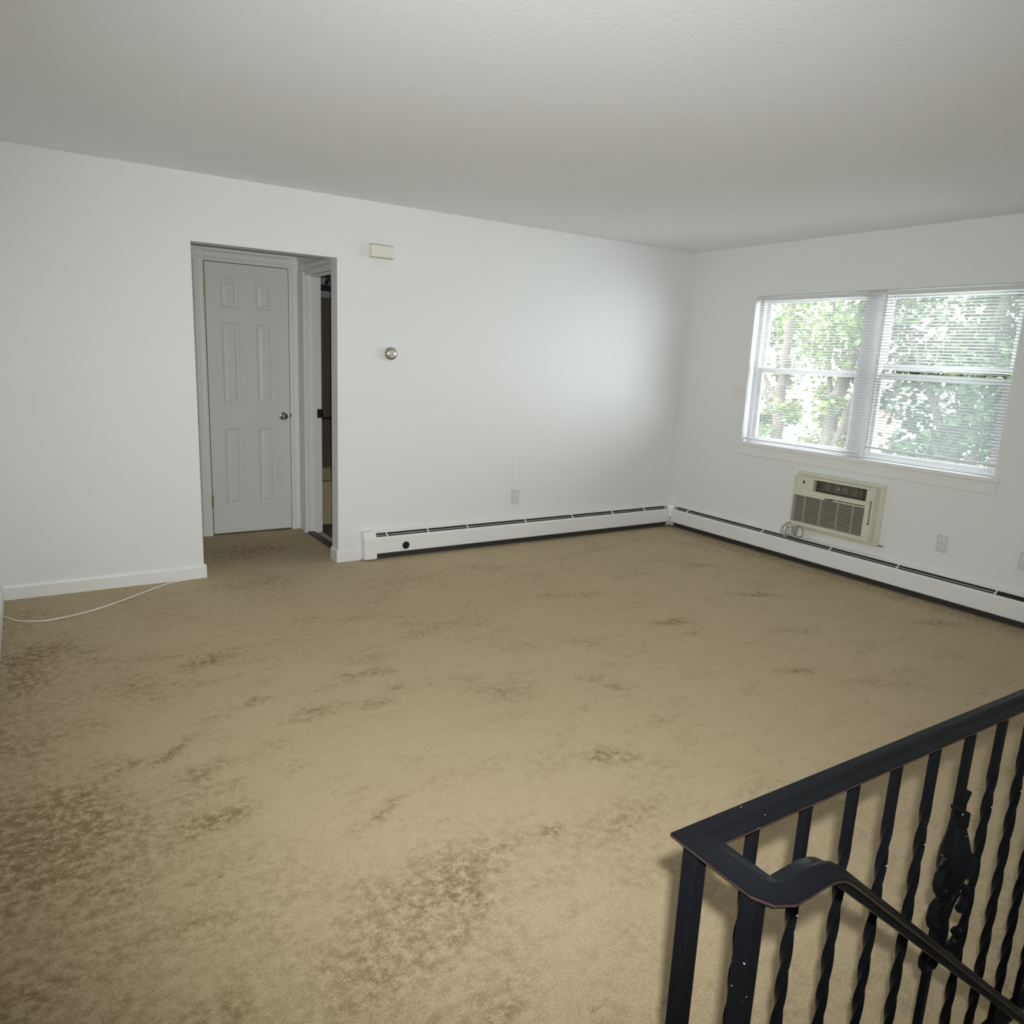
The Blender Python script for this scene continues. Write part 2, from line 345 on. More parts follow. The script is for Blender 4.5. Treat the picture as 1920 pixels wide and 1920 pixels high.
# ---------------------------------------------------------------- closet door and trims in the hall
CP = [(0, 0), (0.016, 0), (0.018, 0.012), (0.013, 0.03), (0.015, 0.058), (0.011, 0.066), (0, 0.072)]
def casing_v(mb, x, z0, z1, sgn):   # vertical casing on the hall back wall; profile grows away from the opening
    mb.prism([(a, t) for a, t in CP], (x, HY, z0), (x, HY, z1), (0, -1, 0), up=(sgn, 0, 0))
cs = MB(); casing_v(cs, -3.860, 0, 2.145, -1); casing_v(cs, -3.234, 0, 2.145, 1)
cs.prism(CP, (-3.932, HY, 2.074), (XH, HY, 2.074), (0, -1, 0))
struct(cs.build('trim_1', m_trim, bevel=0.001))
def six_panel(x0, x1, z0, z1, y, th, panels):
    ins = [(0, 0), (0.010, 0.008), (0.022, 0.009), (0.042, 0.002)]
    def depth(x, z):
        for a, b_, c, d in panels:
            e = min(x - a, b_ - x, z - c, d - z)
            if e > 1e-6:
                for (i0, d0), (i1, d1) in zip(ins, ins[1:]):
                    if e <= i1: return d0 + (d1 - d0) * (e - i0) / (i1 - i0)
                return ins[-1][1]
        return 0
    xs = {x0, x1}; zs = {z0, z1}
    for a, b_, c, d in panels:
        for i, _ in ins: xs |= {a + i, b_ - i}; zs |= {c + i, d - i}
    xs = sorted(xs); zs = sorted(zs); nx = len(xs); vs_ = []; fs_ = []
    for z in zs:
        for x in xs: vs_.append((x, y + depth(x, z), z))
    for j in range(len(zs) - 1):
        for i in range(nx - 1):
            a = j * nx + i; fs_.append((a, a + 1, a + nx + 1, a + nx))
    m = MB().add(vs_, fs_); m.box((x0, y + 0.012, z0), (x1, y + th, z1))
    for (p, q) in (((x0, y, z0), (x0 + .0005, y + .02, z1)), ((x1 - .0005, y, z0), (x1, y + .02, z1)), ((x0, y, z1 - .0005), (x1, y + .02, z1)), ((x0, y, z0), (x1, y + .02, z0 + .0005))): m.box(p, q)
    return m
door = bpy.data.objects.new('door_1', None); C.objects.link(door); door.location = (-3.55, 1.09, 0); struct(door)
door['label'] = 'white six panel closet door with chrome knob at the back of the hall'; 
pn = [(-3.745, -3.615, 1.742, 1.953), (-3.490, -3.357, 1.742, 1.953), (-3.745, -3.615, 1.028, 1.635), (-3.490, -3.357, 1.028, 1.635), (-3.745, -3.615, 0.232, 0.840), (-3.490, -3.357, 0.232, 0.840)]
six_panel(-3.852, -3.243, 0.014, 2.064, 1.092, 0.035, pn).build('door_panel', m_door, door)
kb = MB().lathe([(0.032, 0), (0.032, 0.004), (0.024, 0.008), (0.012, 0.012), (0.011, 0.03), (0.02, 0.036), (0.027, 0.046), (0.027, 0.056), (0.020, 0.064), (0.0, 0.067)], (-3.300, 1.092, 0.935), (0, -1, 0), 28)
kb.build('door_knob', m_chrome, door, smooth=True)
for z in (1.872, 0.276):
    h = MB().tube([(-3.856, 1.085, z - 0.045), (-3.856, 1.085, z + 0.045)], 0.0065, 10).box((-3.858, 1.089, z - 0.045), (-3.846, 1.093, z + 0.045))
    h.tube([(-3.856, 1.085, z + 0.045), (-3.856, 1.085, z + 0.052)], 0.004, 8)
    h.build('hinge', m_brass, door)
MB().box((-3.240, 1.0865, 0.925), (-3.233, 1.09, 0.955)).build('strike_plate', m_bronze, door)
# closet jamb lining
struct(MB().box((-3.866, 1.094, 0), (-3.857, 1.16, 2.075)).box((-3.238, 1.094, 0), (-3.229, 1.16, 2.075)).box((-3.866, 1.094, 2.069), (-3.229, 1.16, 2.078)).build('trim_2', m_trim))

# bathroom doorway: casing on the hall side, jamb and stop
cs = MB()
cs.prism(CP, (XH, 0.915, 0), (XH, 0.915, 2.10), (-1, 0, 0), up=(0, 1, 0))
cs.prism(CP, (XH, 0.185, 0), (XH, 0.185, 2.10), (-1, 0, 0), up=(0, -1, 0))
cs.prism(CP, (XH, 0.115, 2.032), (XH, 0.985, 2.032), (-1, 0, 0))
struct(cs.build('trim_3', m_trim, bevel=0.001))
jb = MB().box((XH, 0.905, 0), (XH + T, 0.94, 2.03)).box((XH, 0.16, 0), (XH + T, 0.195, 2.03)).box((XH, 0.16, 2.015), (XH + T, 0.94, 2.036))
jb.box((XH + 0.045, 0.893, 0), (XH + 0.080, 0.905, 2.015)).box((XH + 0.045, 0.195, 2.003), (XH + 0.08, 0.905, 2.015))
jo = jb.build('trim_4', m_trim, bevel=0.0015); struct(jo)
MB().box((XH + 0.082, 0.9025, 0.935), (XH + T + 0.006, 0.9055, 1.005)).box((XH + T, 0.9025, 0.95), (XH + T + 0.010, 0.915, 0.99)).build('strike_plate', m_bronze, jo)

# bathroom things glimpsed through the doorway
tub = empty('bathtub', (-2.3, 1.5, 0), 'beige bathtub side seen through the narrow gap of the bathroom doorway', 'bathtub')
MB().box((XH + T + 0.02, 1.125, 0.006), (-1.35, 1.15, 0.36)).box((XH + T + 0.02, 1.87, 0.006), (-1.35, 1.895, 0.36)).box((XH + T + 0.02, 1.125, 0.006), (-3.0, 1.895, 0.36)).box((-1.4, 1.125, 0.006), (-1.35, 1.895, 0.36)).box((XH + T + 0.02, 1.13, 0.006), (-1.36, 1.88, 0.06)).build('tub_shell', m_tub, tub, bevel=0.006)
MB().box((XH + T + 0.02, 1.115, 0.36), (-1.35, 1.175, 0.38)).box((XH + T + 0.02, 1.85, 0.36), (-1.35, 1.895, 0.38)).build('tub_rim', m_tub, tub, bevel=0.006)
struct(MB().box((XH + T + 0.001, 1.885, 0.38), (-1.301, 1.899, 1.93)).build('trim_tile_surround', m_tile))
gb = empty('grab_bar', (-2.65, 1.83, 0.84), 'dark horizontal bar on the brown tiled wall above the bathtub', 'bar')
MB().tube([(-2.85, 1.84, 0.845), (-2.3, 1.84, 0.845)], 0.009, 10).build('bar', m_bronze, gb)
for x in (-2.83, -2.32): MB().lathe([(0.02, 0), (0.02, 0.006), (0.009, 0.01), (0.009, 0.045)], (x, 1.885, 0.845), (0, -1, 0), 14).build('mount', m_bronze, gb)
fx = empty('wall_shelf', (-2.66, 1.84, 2.0), 'black shelf edge with a dark curled hook high on the bathroom wall', 'shelf')
MB().box((-2.9, 1.80, 1.985), (-2.2, 1.895, 2.035)).build('shelf_board', m_black, fx, bevel=0.004)
pts = [(-2.715 + 0.05 * math.cos(t), 1.84, 2.085 + 0.045 * math.sin(t)) for t in [i * 0.35 - 0.9 for i in range(13)]]
MB().tube(pts, 0.016, 10).build('hook', m_black, fx, smooth=True)

# ---------------------------------------------------------------- windows
def W(u, o, z): return (-o, -u, z)        # right-wall coordinates: u to the right, o out of the wall, z up
def wbox(mb, u0, u1, o0, o1, z0, z1): return mb.box(W(u0, o0, z0), W(u1, o1, z1))
U0, U1 = -WY0, -WY1
def double_hung(name, a, b_, upper_bot, lower_top, veil_low):
    win = bpy.data.objects.new(name, None); C.objects.link(win); win.location = W((a + b_) / 2, -0.1, WZ0); struct(win)
    fr = MB(); wbox(fr, a, a + 0.035, -0.065, -0.135, WZ0 + 0.01, WZ1); wbox(fr, b_ - 0.035, b_, -0.065, -0.135, WZ0 + 0.01, WZ1)
    wbox(fr, a, b_, -0.065, -0.135, WZ1 - 0.028, WZ1); wbox(fr, a, b_, -0.060, -0.135, WZ0 + 0.005, 0.898)
    fr.build('window_frame', m_vinyl, win, bevel=0.002)
    us = MB(); wbox(us, a + 0.035, a + 0.07, -0.105, -0.13, upper_bot, WZ1 - 0.028); wbox(us, b_ - 0.07, b_ - 0.035, -0.105, -0.13, upper_bot, WZ1 - 0.028)
    wbox(us, a + 0.07, b_ - 0.07, -0.105, -0.13, WZ1 - 0.052, WZ1 - 0.028); wbox(us, a + 0.07, b_ - 0.07, -0.105, -0.13, upper_bot, upper_bot + 0.038)
    u = us.build('upper_sash', m_vinyl, win, bevel=0.002)
    wbox(MB(), a + 0.07, b_ - 0.07, -0.117, -0.12, upper_bot + 0.038, WZ1 - 0.052).build('glass_pane', m_glass, u)
    ls = MB(); wbox(ls, a + 0.035, a + 0.078, -0.075, -0.10, 0.898, lower_top); wbox(ls, b_ - 0.078, b_ - 0.035, -0.075, -0.10, 0.898, lower_top)
    wbox(ls, a + 0.078, b_ - 0.078, -0.075, -0.10, 0.898, 0.922); wbox(ls, a + 0.078, b_ - 0.078, -0.075, -0.10, lower_top - 0.040, lower_top)
    lo = ls.build('lower_sash', m_vinyl, win, bevel=0.002)
    wbox(MB(), a + 0.078, b_ - 0.078, -0.086, -0.089, 0.922, lower_top - 0.040).build('glass_pane', m_screen if veil_low else m_glass, lo)
    return win
double_hung('window_1', U0, 1.715, 1.444, 1.486, False)
double_hung('window_2', 1.765, U1, 1.508, 1.480, True)
struct(wbox(wbox(MB(), 1.700, 1.780, -0.055, -0.14, WZ0 + 0.005, WZ1), 1.66, 1.82, -0.058, -0.066, WZ0 + 0.03, WZ1 - 0.02).build('trim_mullion', m_vinyl, bevel=0.002))
stl = MB(); wbox(stl, 0.700, 2.748, 0.0, 0.022, 0.845, 0.873); wbox(stl, U0, U1, -0.07, 0.0, 0.845, 0.8725)
struct(stl.build('trim_window_stool', m_trim, bevel=0.004))
struct(wbox(MB(), 0.715, 2.735, 0, 0.011, 0.772, 0.845).build('trim_window_apron', m_trim, bevel=0.002))

# ---------------------------------------------------------------- mini blinds
def blind(a, b_, ztop, zbot, label, nm_drop, tilt):
    bl = empty('window_blind', W((a + b_) / 2, -0.03, ztop), label, 'blind', 'mini blinds in the window')
    hb = wbox(MB(), a + 0.002, b_ - 0.002, -0.016, -0.042, ztop - 0.026, ztop - 0.001).build('headrail', m_slat, bl, bevel=0.002)
    sl = MB(); pitch = 0.0205; z = ztop - 0.04; n = 0; c = 0.0118
    while z > zbot + 0.022:
        sag = nm_drop * (ztop - z) / (ztop - zbot)
        ca, sa = math.cos(tilt), math.sin(tilt); pr = []
        for k in range(5):
            t = (k / 4 - 0.5) * 2; pr.append((t * c * ca - 0.0012 * (1 - t * t) * sa, t * c * sa + 0.0018 * (1 - t * t) * ca))
        vs_ = [W(a + 0.006, -0.029 + p, z + q) for p, q in pr] + [W(b_ - 0.006, -0.029 + p, z + q - sag) for p, q in pr]
        sl.add(vs_, [(k, k + 1, 6 + k, 5 + k) for k in range(4)]); z -= pitch; n += 1
    so = sl.build('slats', m_slat, bl, smooth=True)
    so.modifiers.new('th', 'SOLIDIFY').thickness = 0.0004
    br = MB(); k = (b_ - 0.006) - (a + 0.006)
    br.add([W(a + 0.006, -0.018, zbot), W(a + 0.006, -0.040, zbot), W(b_ - 0.006, -0.040, zbot - nm_drop), W(b_ - 0.006, -0.018, zbot - nm_drop),
            W(a + 0.006, -0.018, zbot + 0.014), W(a + 0.006, -0.040, zbot + 0.014), W(b_ - 0.006, -0.040, zbot + 0.014 - nm_drop), W(b_ - 0.006, -0.018, zbot + 0.014 - nm_drop)],
           [(0, 1, 2, 3), (4, 7, 6, 5), (0, 4, 5, 1), (1, 5, 6, 2), (2, 6, 7, 3), (3, 7, 4, 0)])
    br.build('bottom_rail', m_slat, bl, bevel=0.002)
    for f in (0.14, 0.5, 0.86):
        u = a + (b_ - a) * f
        m_ = MB()
        for o in (-0.0165, -0.0415): m_.tube([W(u, o, ztop - 0.02), W(u, o, zbot + 0.005 - nm_drop * f)], 0.0007, 5)
        m_.build('ladder_cord', m_slat, bl)
    MB().tube([W(a + 0.09, -0.012, ztop - 0.02), W(a + 0.085, -0.010, ztop - 0.62)], 0.0035, 6).build('tilt_wand', m_white, bl)
blind(0.742, 1.802, 2.036, 0.893, 'left white mini blind, lowered to the window sill', 0.002, R(4))
blind(1.812, 2.705, 2.036, 0.952, 'right white mini blind, hanging a little short of the sill', 0.012, R(14))

# ---------------------------------------------------------------- baseboard heaters
FP = [(0.058, 0.052), (0.070, 0.048), (0.075, 0.053), (0.075, 0.158), (0.066, 0.170), (0.060, 0.170), (0.070, 0.156), (0.070, 0.056), (0.058, 0.056)]
BK = [(0, 0.02), (0.004, 0.02), (0.004, 0.199), (0.032, 0.190), (0.034, 0.194), (0.006, 0.207), (0, 0.207)]
DP = [(0.042, 0.178), (0.048, 0.1755), (0.048, 0.1775), (0.042, 0.180)]
FN = [(0.005, 0.010), (0.052, 0.010), (0.057, 0.06), (0.057, 0.158), (0.030, 0.162), (0.006, 0.188), (0.005, 0.188)]  # fin block enlarged into a dark inset, painted shade for slot and under-gap
def heater(p0, p1, out, label, brk, mb_cap, damper_to):
    p0 = Vector(p0); p1 = Vector(p1); h = empty('baseboard_heater', (p0 + p1) / 2, label, 'heater', 'baseboard heaters along the walls')
    MB().prism(BK, p0, p1, out).build('back_plate', m_heat, h)
    d = (p1 - p0).normalized(); e0 = p0 + d * 0.0
    q0 = p0 + d * 0.0; q1 = p1
    MB().prism(FP, q0, q1, out).build('front_panel', m_heat, h)
    MB().prism(DP, q0, p0 + d * damper_to, out).build('damper', m_damp, h)
    MB().prism(FN, q0 + d * 0.02, q1 - d * 0.02, out).build('fins_and_shade', m_heatd, h)
    for t in brk:
        c = p0 + d * t
        MB().prism([(0.030, 0.190), (0.034, 0.193), (0.072, 0.166), (0.068, 0.160)], c, c + d * 0.008, out).build('bracket', m_heat, h)
    return h
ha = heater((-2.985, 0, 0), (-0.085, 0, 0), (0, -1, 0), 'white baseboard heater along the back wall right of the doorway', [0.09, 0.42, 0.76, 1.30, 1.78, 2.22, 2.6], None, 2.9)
MB().prism([(0, 0.012), (0.080, 0.012), (0.084, 0.02), (0.084, 0.160), (0.045, 0.208), (0, 0.212)], (-3.075, 0, 0), (-2.980, 0, 0), (0, -1, 0)).build('end_cap', m_heat, ha, bevel=0.003)
MB().lathe([(0.028, 0), (0.028, 0.002), (0.022, 0.0035), (0.0, 0.002)], (-2.752, -0.0755, 0.092), (0, -1, 0), 24).build('vent_plug', m_bronze, ha)
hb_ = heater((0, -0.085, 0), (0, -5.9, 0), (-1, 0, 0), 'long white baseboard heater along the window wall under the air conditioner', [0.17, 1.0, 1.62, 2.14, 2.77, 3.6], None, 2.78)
cn = MB().add([(-0.085, 0, 0.10), (-0.085, -0.070, 0.10), (-0.070, -0.085, 0.10), (0, -0.085, 0.10), (-0.085, 0, 0.207), (-0.085, -0.035, 0.196), (-0.035, -0.085, 0.196), (0, -0.085, 0.207), (0, 0, 0.207), (0, 0, 0.1)],
              [(0, 1, 5, 4), (1, 2, 6, 5), (2, 3, 7, 6), (4, 5, 6, 7, 8), (0, 9, 3, 2, 1)])
cn.build('corner_cover', m_heat, ha)

# ---------------------------------------------------------------- through-wall air conditioner
ac = empty('air_conditioner', W(1.69, 0, 0.27), 'cream through-wall air conditioner with louvered grille under the window', 'air conditioner')
fg = MB(); 
for (a, b_, c, d) in ((1.333, 2.046, 0.690, 0.716), (1.333, 2.046, 0.270, 0.312), (1.333, 1.362, 0.312, 0.690), (2.012, 2.046, 0.312, 0.690)): wbox(fg, a, b_, 0, 0.022, c, d)
fg.build('mounting_flange', m_ac, ac, bevel=0.003)
hs = MB(); O0, O1 = 0.0, 0.085
def hbx(u0, u1, z0, z1, o1=O1, o0=O0): wbox(hs, u0, u1, o0, o1, z0, z1)
hbx(1.352, 2.014, 0.674, 0.690); hbx(1.352, 2.014, 0.306, 0.334); hbx(1.352, 1.364, 0.334, 0.674); hbx(1.952, 1.985, 0.334, 0.674); hbx(2.001, 2.014, 0.334, 0.674)
hbx(1.985, 2.001, 0.600, 0.674); hbx(1.985, 2.001, 0.334, 0.430)
hbx(1.364, 1.952, 0.556, 0.588); hbx(1.512, 1.524, 0.588, 0.674)
hbx(1.364, 1.66, 0.538, 0.556); hbx(1.66, 1.952, 0.538, 0.548, 0.080)
hs.build('housing', m_ac, ac, bevel=0.002)
wbox(MB(), 1.364, 2.003, 0.002, 0.045, 0.334, 0.674).build('dark_interior', m_acd, ac)
cp = wbox(MB(), 1.364, 1.512, 0.045, 0.082, 0.588, 0.674).build('control_panel', m_ac, ac, bevel=0.001)
wbox(MB(), 1.432, 1.448, 0.082, 0.0835, 0.634, 0.656).build('display', m_black, cp)
for (u, z) in ((1.385, 0.65), (1.385, 0.63), (1.385, 0.61), (1.43, 0.61), (1.455, 0.607), (1.48, 0.605), (1.49, 0.645)):
    wbox(MB(), u - 0.005, u + 0.005, 0.082, 0.0845, z - 0.003, z + 0.003).build('button', m_acs, cp)
vg = MB()
for k in range(1, 6): u = 1.524 + k * 0.0713; wbox(vg, u - 0.001, u + 0.001, 0.052, 0.078, 0.588, 0.674)
for k in range(1, 4): z = 0.588 + k * 0.0215; wbox(vg, 1.524, 1.952, 0.046, 0.058, z - 0.0025, z + 0.0025)
wbox(vg, 1.575, 1.90, 0.045, 0.052, 0.600, 0.664)
vo = vg.build('vent_vanes', m_acf, ac)
wbox(MB(), 1.714, 1.740, 0.052, 0.060, 0.628, 0.638).build('vane_tab', m_white, vo)
ig = MB(); n = 17
for k in range(n):
    z = 0.340 + k * (0.198 / n); ig.prism([(0.070, z + 0.001), (0.080, z), (0.080, z + 0.0032), (0.070, z + 0.0042)], W(1.364, 0, 0), W(1.952, 0, 0), (-1, 0, 0))
for u in (1.46, 1.60, 1.74, 1.86): wbox(ig, u - 0.0016, u + 0.0016, 0.060, 0.080, 0.334, 0.538)
ig.build('intake_grille', m_acs, ac)
wbox(MB(), 1.63, 1.70, 0.085, 0.0856, 0.543, 0.551).build('nameplate', m_black, ac)
MB().tube([W(1.992, 0.083, 0.434), W(1.992, 0.087, 0.434)], 0.006, 8).build('latch_knob', m_black, ac)
MB().tube([W(2.05, 0.014, 0.285), W(2.085, 0.014, 0.283)], 0.004, 8).build('retaining_screw', m_bronze, ac)
# coiled flat power cord with its test plug
cd_ = MB()
for (u, z, ru, rz, o, ph) in ((1.365, 0.262, 0.045, 0.052, 0.098, 0.3), (1.345, 0.245, 0.038, 0.045, 0.104, 1.4), (1.455, 0.262, 0.045, 0.044, 0.100, 0.2), (1.47, 0.258, 0.04, 0.04, 0.108, 2.0), (1.405, 0.25, 0.05, 0.036, 0.112, 1.0)):
    cd_.tube([W(u + ru * math.cos(t), o + 0.006 * math.sin(2 * t + ph), z + rz * math.sin(t)) for t in [i * 2 * math.pi / 28 for i in range(29)]], 0.0042, 7)
cd_.tube([W(1.37, 0.07, 0.312), W(1.36, 0.098, 0.30), W(1.35, 0.10, 0.27), W(1.352, 0.10, 0.235)], 0.0042, 7)
pc = cd_.build('power_cord', m_accord, ac, smooth=True)
wbox(MB(), 1.405, 1.450, 0.094, 0.120, 0.235, 0.295).build('test_plug', m_accord, pc, bevel=0.006)

# ---------------------------------------------------------------- small wall items
def outlet(cx, n, c, label):      # c centre; n wall normal
    n = Vector(n); r = Vector((0, 0, 1)).cross(n); up = Vector((0, 0, 1)); c = Vector(c)
    o = empty('wall_outlet', c, label, 'outlet', 'duplex wall outlets')
    def bx(mb, a0, a1, z0, z1, d0, d1):
        P = [c + r * a + up * z + n * d for d in (d0, d1) for z in (z0, z1) for a in (a0, a1)]
        return mb.add(P, [(0, 1, 3, 2), (4, 6, 7, 5), (0, 4, 5, 1), (2, 3, 7, 6), (0, 2, 6, 4), (1, 5, 7, 3)])
    bx(MB(), -0.036, 0.036, -0.059, 0.059, 0, 0.006).build('cover_plate', m_plate, o, bevel=0.003)
    for s in (1, -1):
        rc = bx(MB(), -0.017, 0.017, s * 0.020 - 0.0135, s * 0.020 + 0.0135, 0.006, 0.009).build('receptacle', m_white, o, bevel=0.003)
        sl = MB()
        for a, w_, hh in ((-0.0065, 0.0013, 0.0045), (0.0065, 0.0013, 0.0038)): bx(sl, a - w_, a + w_, s * 0.020 + 0.002 - hh, s * 0.020 + 0.002 + hh, 0.0088, 0.0094)
        bx(sl, -0.002, 0.002, s * 0.020 - 0.010, s * 0.020 - 0.006, 0.0088, 0.0094)
        sl.build('slots', m_black, rc)
    MB().lathe([(0.003, 0), (0.003, 0.002), (0.0, 0.0025)], c + n * 0.006, n, 10).build('screw', m_chrome, o)
outlet(0, (0, -1, 0), (-1.762, 0, 0.375), 'white duplex outlet on the back wall above the heater')
outlet(0, (-1, 0, 0), (0, -2.472, 0.398), 'white duplex outlet on the window wall right of the air conditioner')
outlet(0, (-1, 0, 0), (0, -2.968, 0.402), 'white duplex outlet farthest right on the window wall')
bpn = MB().box((0, -0.576 - 0.02, 1.215), (-0.005, -0.70, 1.325)).build('blank_wall_plate', m_cream, bevel=0.002, loc=(0, -0.65, 1.27))
tag(bpn, 'small pale cream blank plate on the window wall left of the window', 'wall plate')
ap = MB().box((-1.797, -0.004, 0.446), (-1.53, 0, 0.702)).build('access_panel', m_wall, loc=(-1.66, 0, 0.575))
tag(ap, 'square white painted access panel on the back wall above the outlet', 'access panel')

ch = empty('door_chime', (-2.94, 0, 2.125), 'small cream rectangular door chime box high beside the doorway', 'door chime')
MB().box((-3.022, -0.010, 2.084), (-2.858, 0, 2.172)).build('back_plate', m_cream, ch, bevel=0.002)
MB().box((-3.018, -0.046, 2.089), (-2.862, -0.010, 2.167)).build('cover', m_cream, ch, bevel=0.005)
MB().box((-3.020, -0.047, 2.085), (-2.86, -0.012, 2.089)).box((-3.020, -0.047, 2.167), (-2.86, -0.012, 2.171)).build('edge_strip', m_acs, ch)

th = empty('thermostat', (-2.862, 0, 1.462), 'round silver dial thermostat on the back wall', 'thermostat')
m_thm = mat('thermostat_ring', (0.36, 0.34, 0.29), 0.3, 0.7)
MB().lathe([(0.050, 0), (0.050, 0.005), (0.044, 0.008)], (-2.862, 0, 1.462), (0, -1, 0), 36).build('wall_plate', m_cream, th, smooth=True)
MB().lathe([(0.043, 0.006), (0.043, 0.026), (0.039, 0.033), (0.031, 0.036), (0.030, 0.034)], (-2.862, 0, 1.462), (0, -1, 0), 36).build('dial_ring', m_thm, th, smooth=True)
MB().lathe([(0.030, 0.033), (0.028, 0.038), (0.018, 0.042), (0.0, 0.044)], (-2.862, 0, 1.462), (0, -1, 0), 36).build('dial_face', mat('dial_face', (0.62, 0.61, 0.57), 0.2, 0.3), th, smooth=True)

# white cable lying on the carpet
def spline(P, sub=8):
    P = [Vector(p) for p in P]; out = []
    for i in range(len(P) - 1):
        a, b_, c, d = P[max(i - 1, 0)], P[i], P[i + 1], P[min(i + 2, len(P) - 1)]
        for k in range(sub):
            t = k / sub; out.append(0.5 * ((2 * b_) + (c - a) * t + (2 * a - 5 * b_ + 4 * c - d) * t * t + (3 * b_ - a - 3 * c + d) * t ** 3))
    return out + [P[-1]]
cb = [(-5.194, -0.315), (-5.152, -0.388), (-5.093, -0.444), (-4.999, -0.472), (-4.85, -0.433), (-4.716, -0.352), (-4.568, -0.234), (-4.44, -0.125), (-4.356, -0.062), (-4.259, -0.030), (-4.18, -0.019), (-4.135, -0.019)]
cbl = MB().tube(spline([(x, y, 0.0042) for x, y in cb]), 0.0038, 8).build('cable', m_cable, smooth=True, loc=(-4.7, -0.3, 0))
tag(cbl, 'thin white cable curving over the carpet along the left baseboard', 'cable')

# ---------------------------------------------------------------- wrought iron stair railing
ry = -4.332; rx = -4.338; RZ = 0.893; XE = -2.0
rail = empty('stair_railing', (rx, ry, 0), 'black wrought iron stair railing with twisted balusters in the lower right foreground', 'railing')
# cap profile (half width w): rounded crown, thin lips
CAPP = [(-0.0225, -0.004), (-0.0225, 0.001), (-0.018, 0.0022), (-0.0085, 0.0040), (-0.0045, 0.0068), (0.0, 0.0078), (0.0045, 0.0068), (0.0085, 0.0040), (0.018, 0.0022), (0.0225, 0.001), (0.0225, -0.004), (0.015, -0.0055), (-0.015, -0.0055)]
def sweep(mb, pts, prof, side=None):
    pts = [Vector(p) for p in pts]; n = len(pts); k = len(prof); vs_ = []
    for i in range(n):
        d0 = (pts[i] - pts[i - 1]).normalized() if i else (pts[1] - pts[0]).normalized()
        d1 = (pts[i + 1] - pts[i]).normalized() if i < n - 1 else d0
        def sd(d):
            s_ = d.cross(Vector((0, 0, 1))); return s_.normalized()
        s0, s1 = sd(d0), sd(d1); s_ = (s0 + s1).normalized(); s_ = s_ / max(0.3, s_.dot(s0))
        t = (d0 + d1).normalized(); sn = s_.normalized(); u = sn.cross(t); u = u if u.z > 0 else -u
        u = u / max(0.3, u.dot((s0.cross(d0)) if s0.cross(d0).z > 0 else -(s0.cross(d0))))
        for a, b_ in prof: vs_.append(pts[i] + s_ * a + u * b_)
    fs_ = [(i * k + j, i * k + (j + 1) % k, (i + 1) * k + (j + 1) % k, (i + 1) * k + j) for i in range(n - 1) for j in range(k)]
    fs_ += [tuple(range(k))[::-1], tuple((n - 1) * k + j for j in range(k))]
    return mb.add(vs_, fs_)
hy = -4.447
YE = -0.0147   # the long rail runs very slightly askew to the wall
yr = lambda x: ry + YE * (x - rx)
path = [(XE, yr(XE), RZ), (rx, ry, RZ), (rx, hy, RZ), (-4.30, hy, RZ + 0.001), (-4.270, hy, RZ + 0.002), (-4.250, hy, RZ), (-4.232, hy, RZ - 0.006), (-4.215, hy, RZ - 0.017), (-4.195, hy, RZ - 0.033), (-3.15, hy, RZ - 0.033 - 1.045 * 0.82)]
path[2:3] = [(rx, hy + 0.018, RZ), (rx + 0.006, hy + 0.006, RZ), (rx + 0.018, hy, RZ)]
sweep(MB(), path, CAPP).build('top_rail', m_iron, rail, smooth=True)
lip = [(-0.0228, -0.0045), (-0.0228, -0.0015), (-0.0215, -0.0008), (-0.0215, -0.0052)]
sweep(sweep(MB(), path, lip), path, [(-a, b_) for a, b_ in lip]).build('rail_edge', m_lip, rail)
CH = [(-0.013, -0.014), (0.013, -0.014), (0.013, -0.0055), (-0.013, -0.0055)]
sweep(MB(), path, CH).build('rail_channel', m_iron, rail)
MB().box((rx - 0.011, ry - 0.011, 0), (rx + 0.011, ry + 0.011, RZ - 0.006)).build('newel_post', m_iron, rail, bevel=0.0015)
MB().box((rx - 0.011, hy + 0.014, -0.19), (rx + 0.011, hy + 0.036, RZ - 0.006)).build('newel_post', m_iron, rail, bevel=0.0015)
def baluster(x, twist=True):
    z0, z1 = 0.085, RZ - 0.013; h = 0.0063; zs = []; z = z0
    if twist:
        zs = [z0, 0.17] + [0.17 + i * (0.775 - 0.17) / 72 for i in range(1, 73)] + [z1]
    else: zs = [z0, z1]
    vs_, fs_ = [], []; yb = yr(x)
    for z in zs:
        t = min(max(z, 0.17), 0.775) - 0.17; a = (R(90) * t / 0.0672) if twist else 0
        for k in range(4):
            b_ = a + R(45) + k * R(90); vs_.append((x + h * 1.414 * math.cos(b_), yb + h * 1.414 * math.sin(b_), z))
    for i in range(len(zs) - 1):
        for k in range(4): fs_.append((i * 4 + k, i * 4 + (k + 1) % 4, i * 4 + 4 + (k + 1) % 4, i * 4 + 4 + k))
    fs_ += [(3, 2, 1, 0), tuple(len(vs_) - 4 + k for k in range(4))]
    return MB().add(vs_, fs_)
X0 = -4.230; DX = 0.1122
k = 0; x = X0; tw0 = None
while x < XE:
    if k == 5: baluster(x, False).build('baluster', m_iron, rail)
    elif tw0 is None: tw0 = baluster(x).build('baluster', m_iron, rail, loc=(x, yr(x), 0))
    else:
        o = tw0.copy(); C.objects.link(o); o.parent = rail; o.location = Vector((x, yr(x), 0)) - rail.location
    k += 1; x = X0 + DX * k
MB().prism([(-0.013, 0.073), (0.013, 0.073), (0.013, 0.086), (-0.013, 0.086)], (rx, ry, 0), (XE, yr(XE), 0), (0, 1, 0)).build('bottom_rail', m_iron, rail)
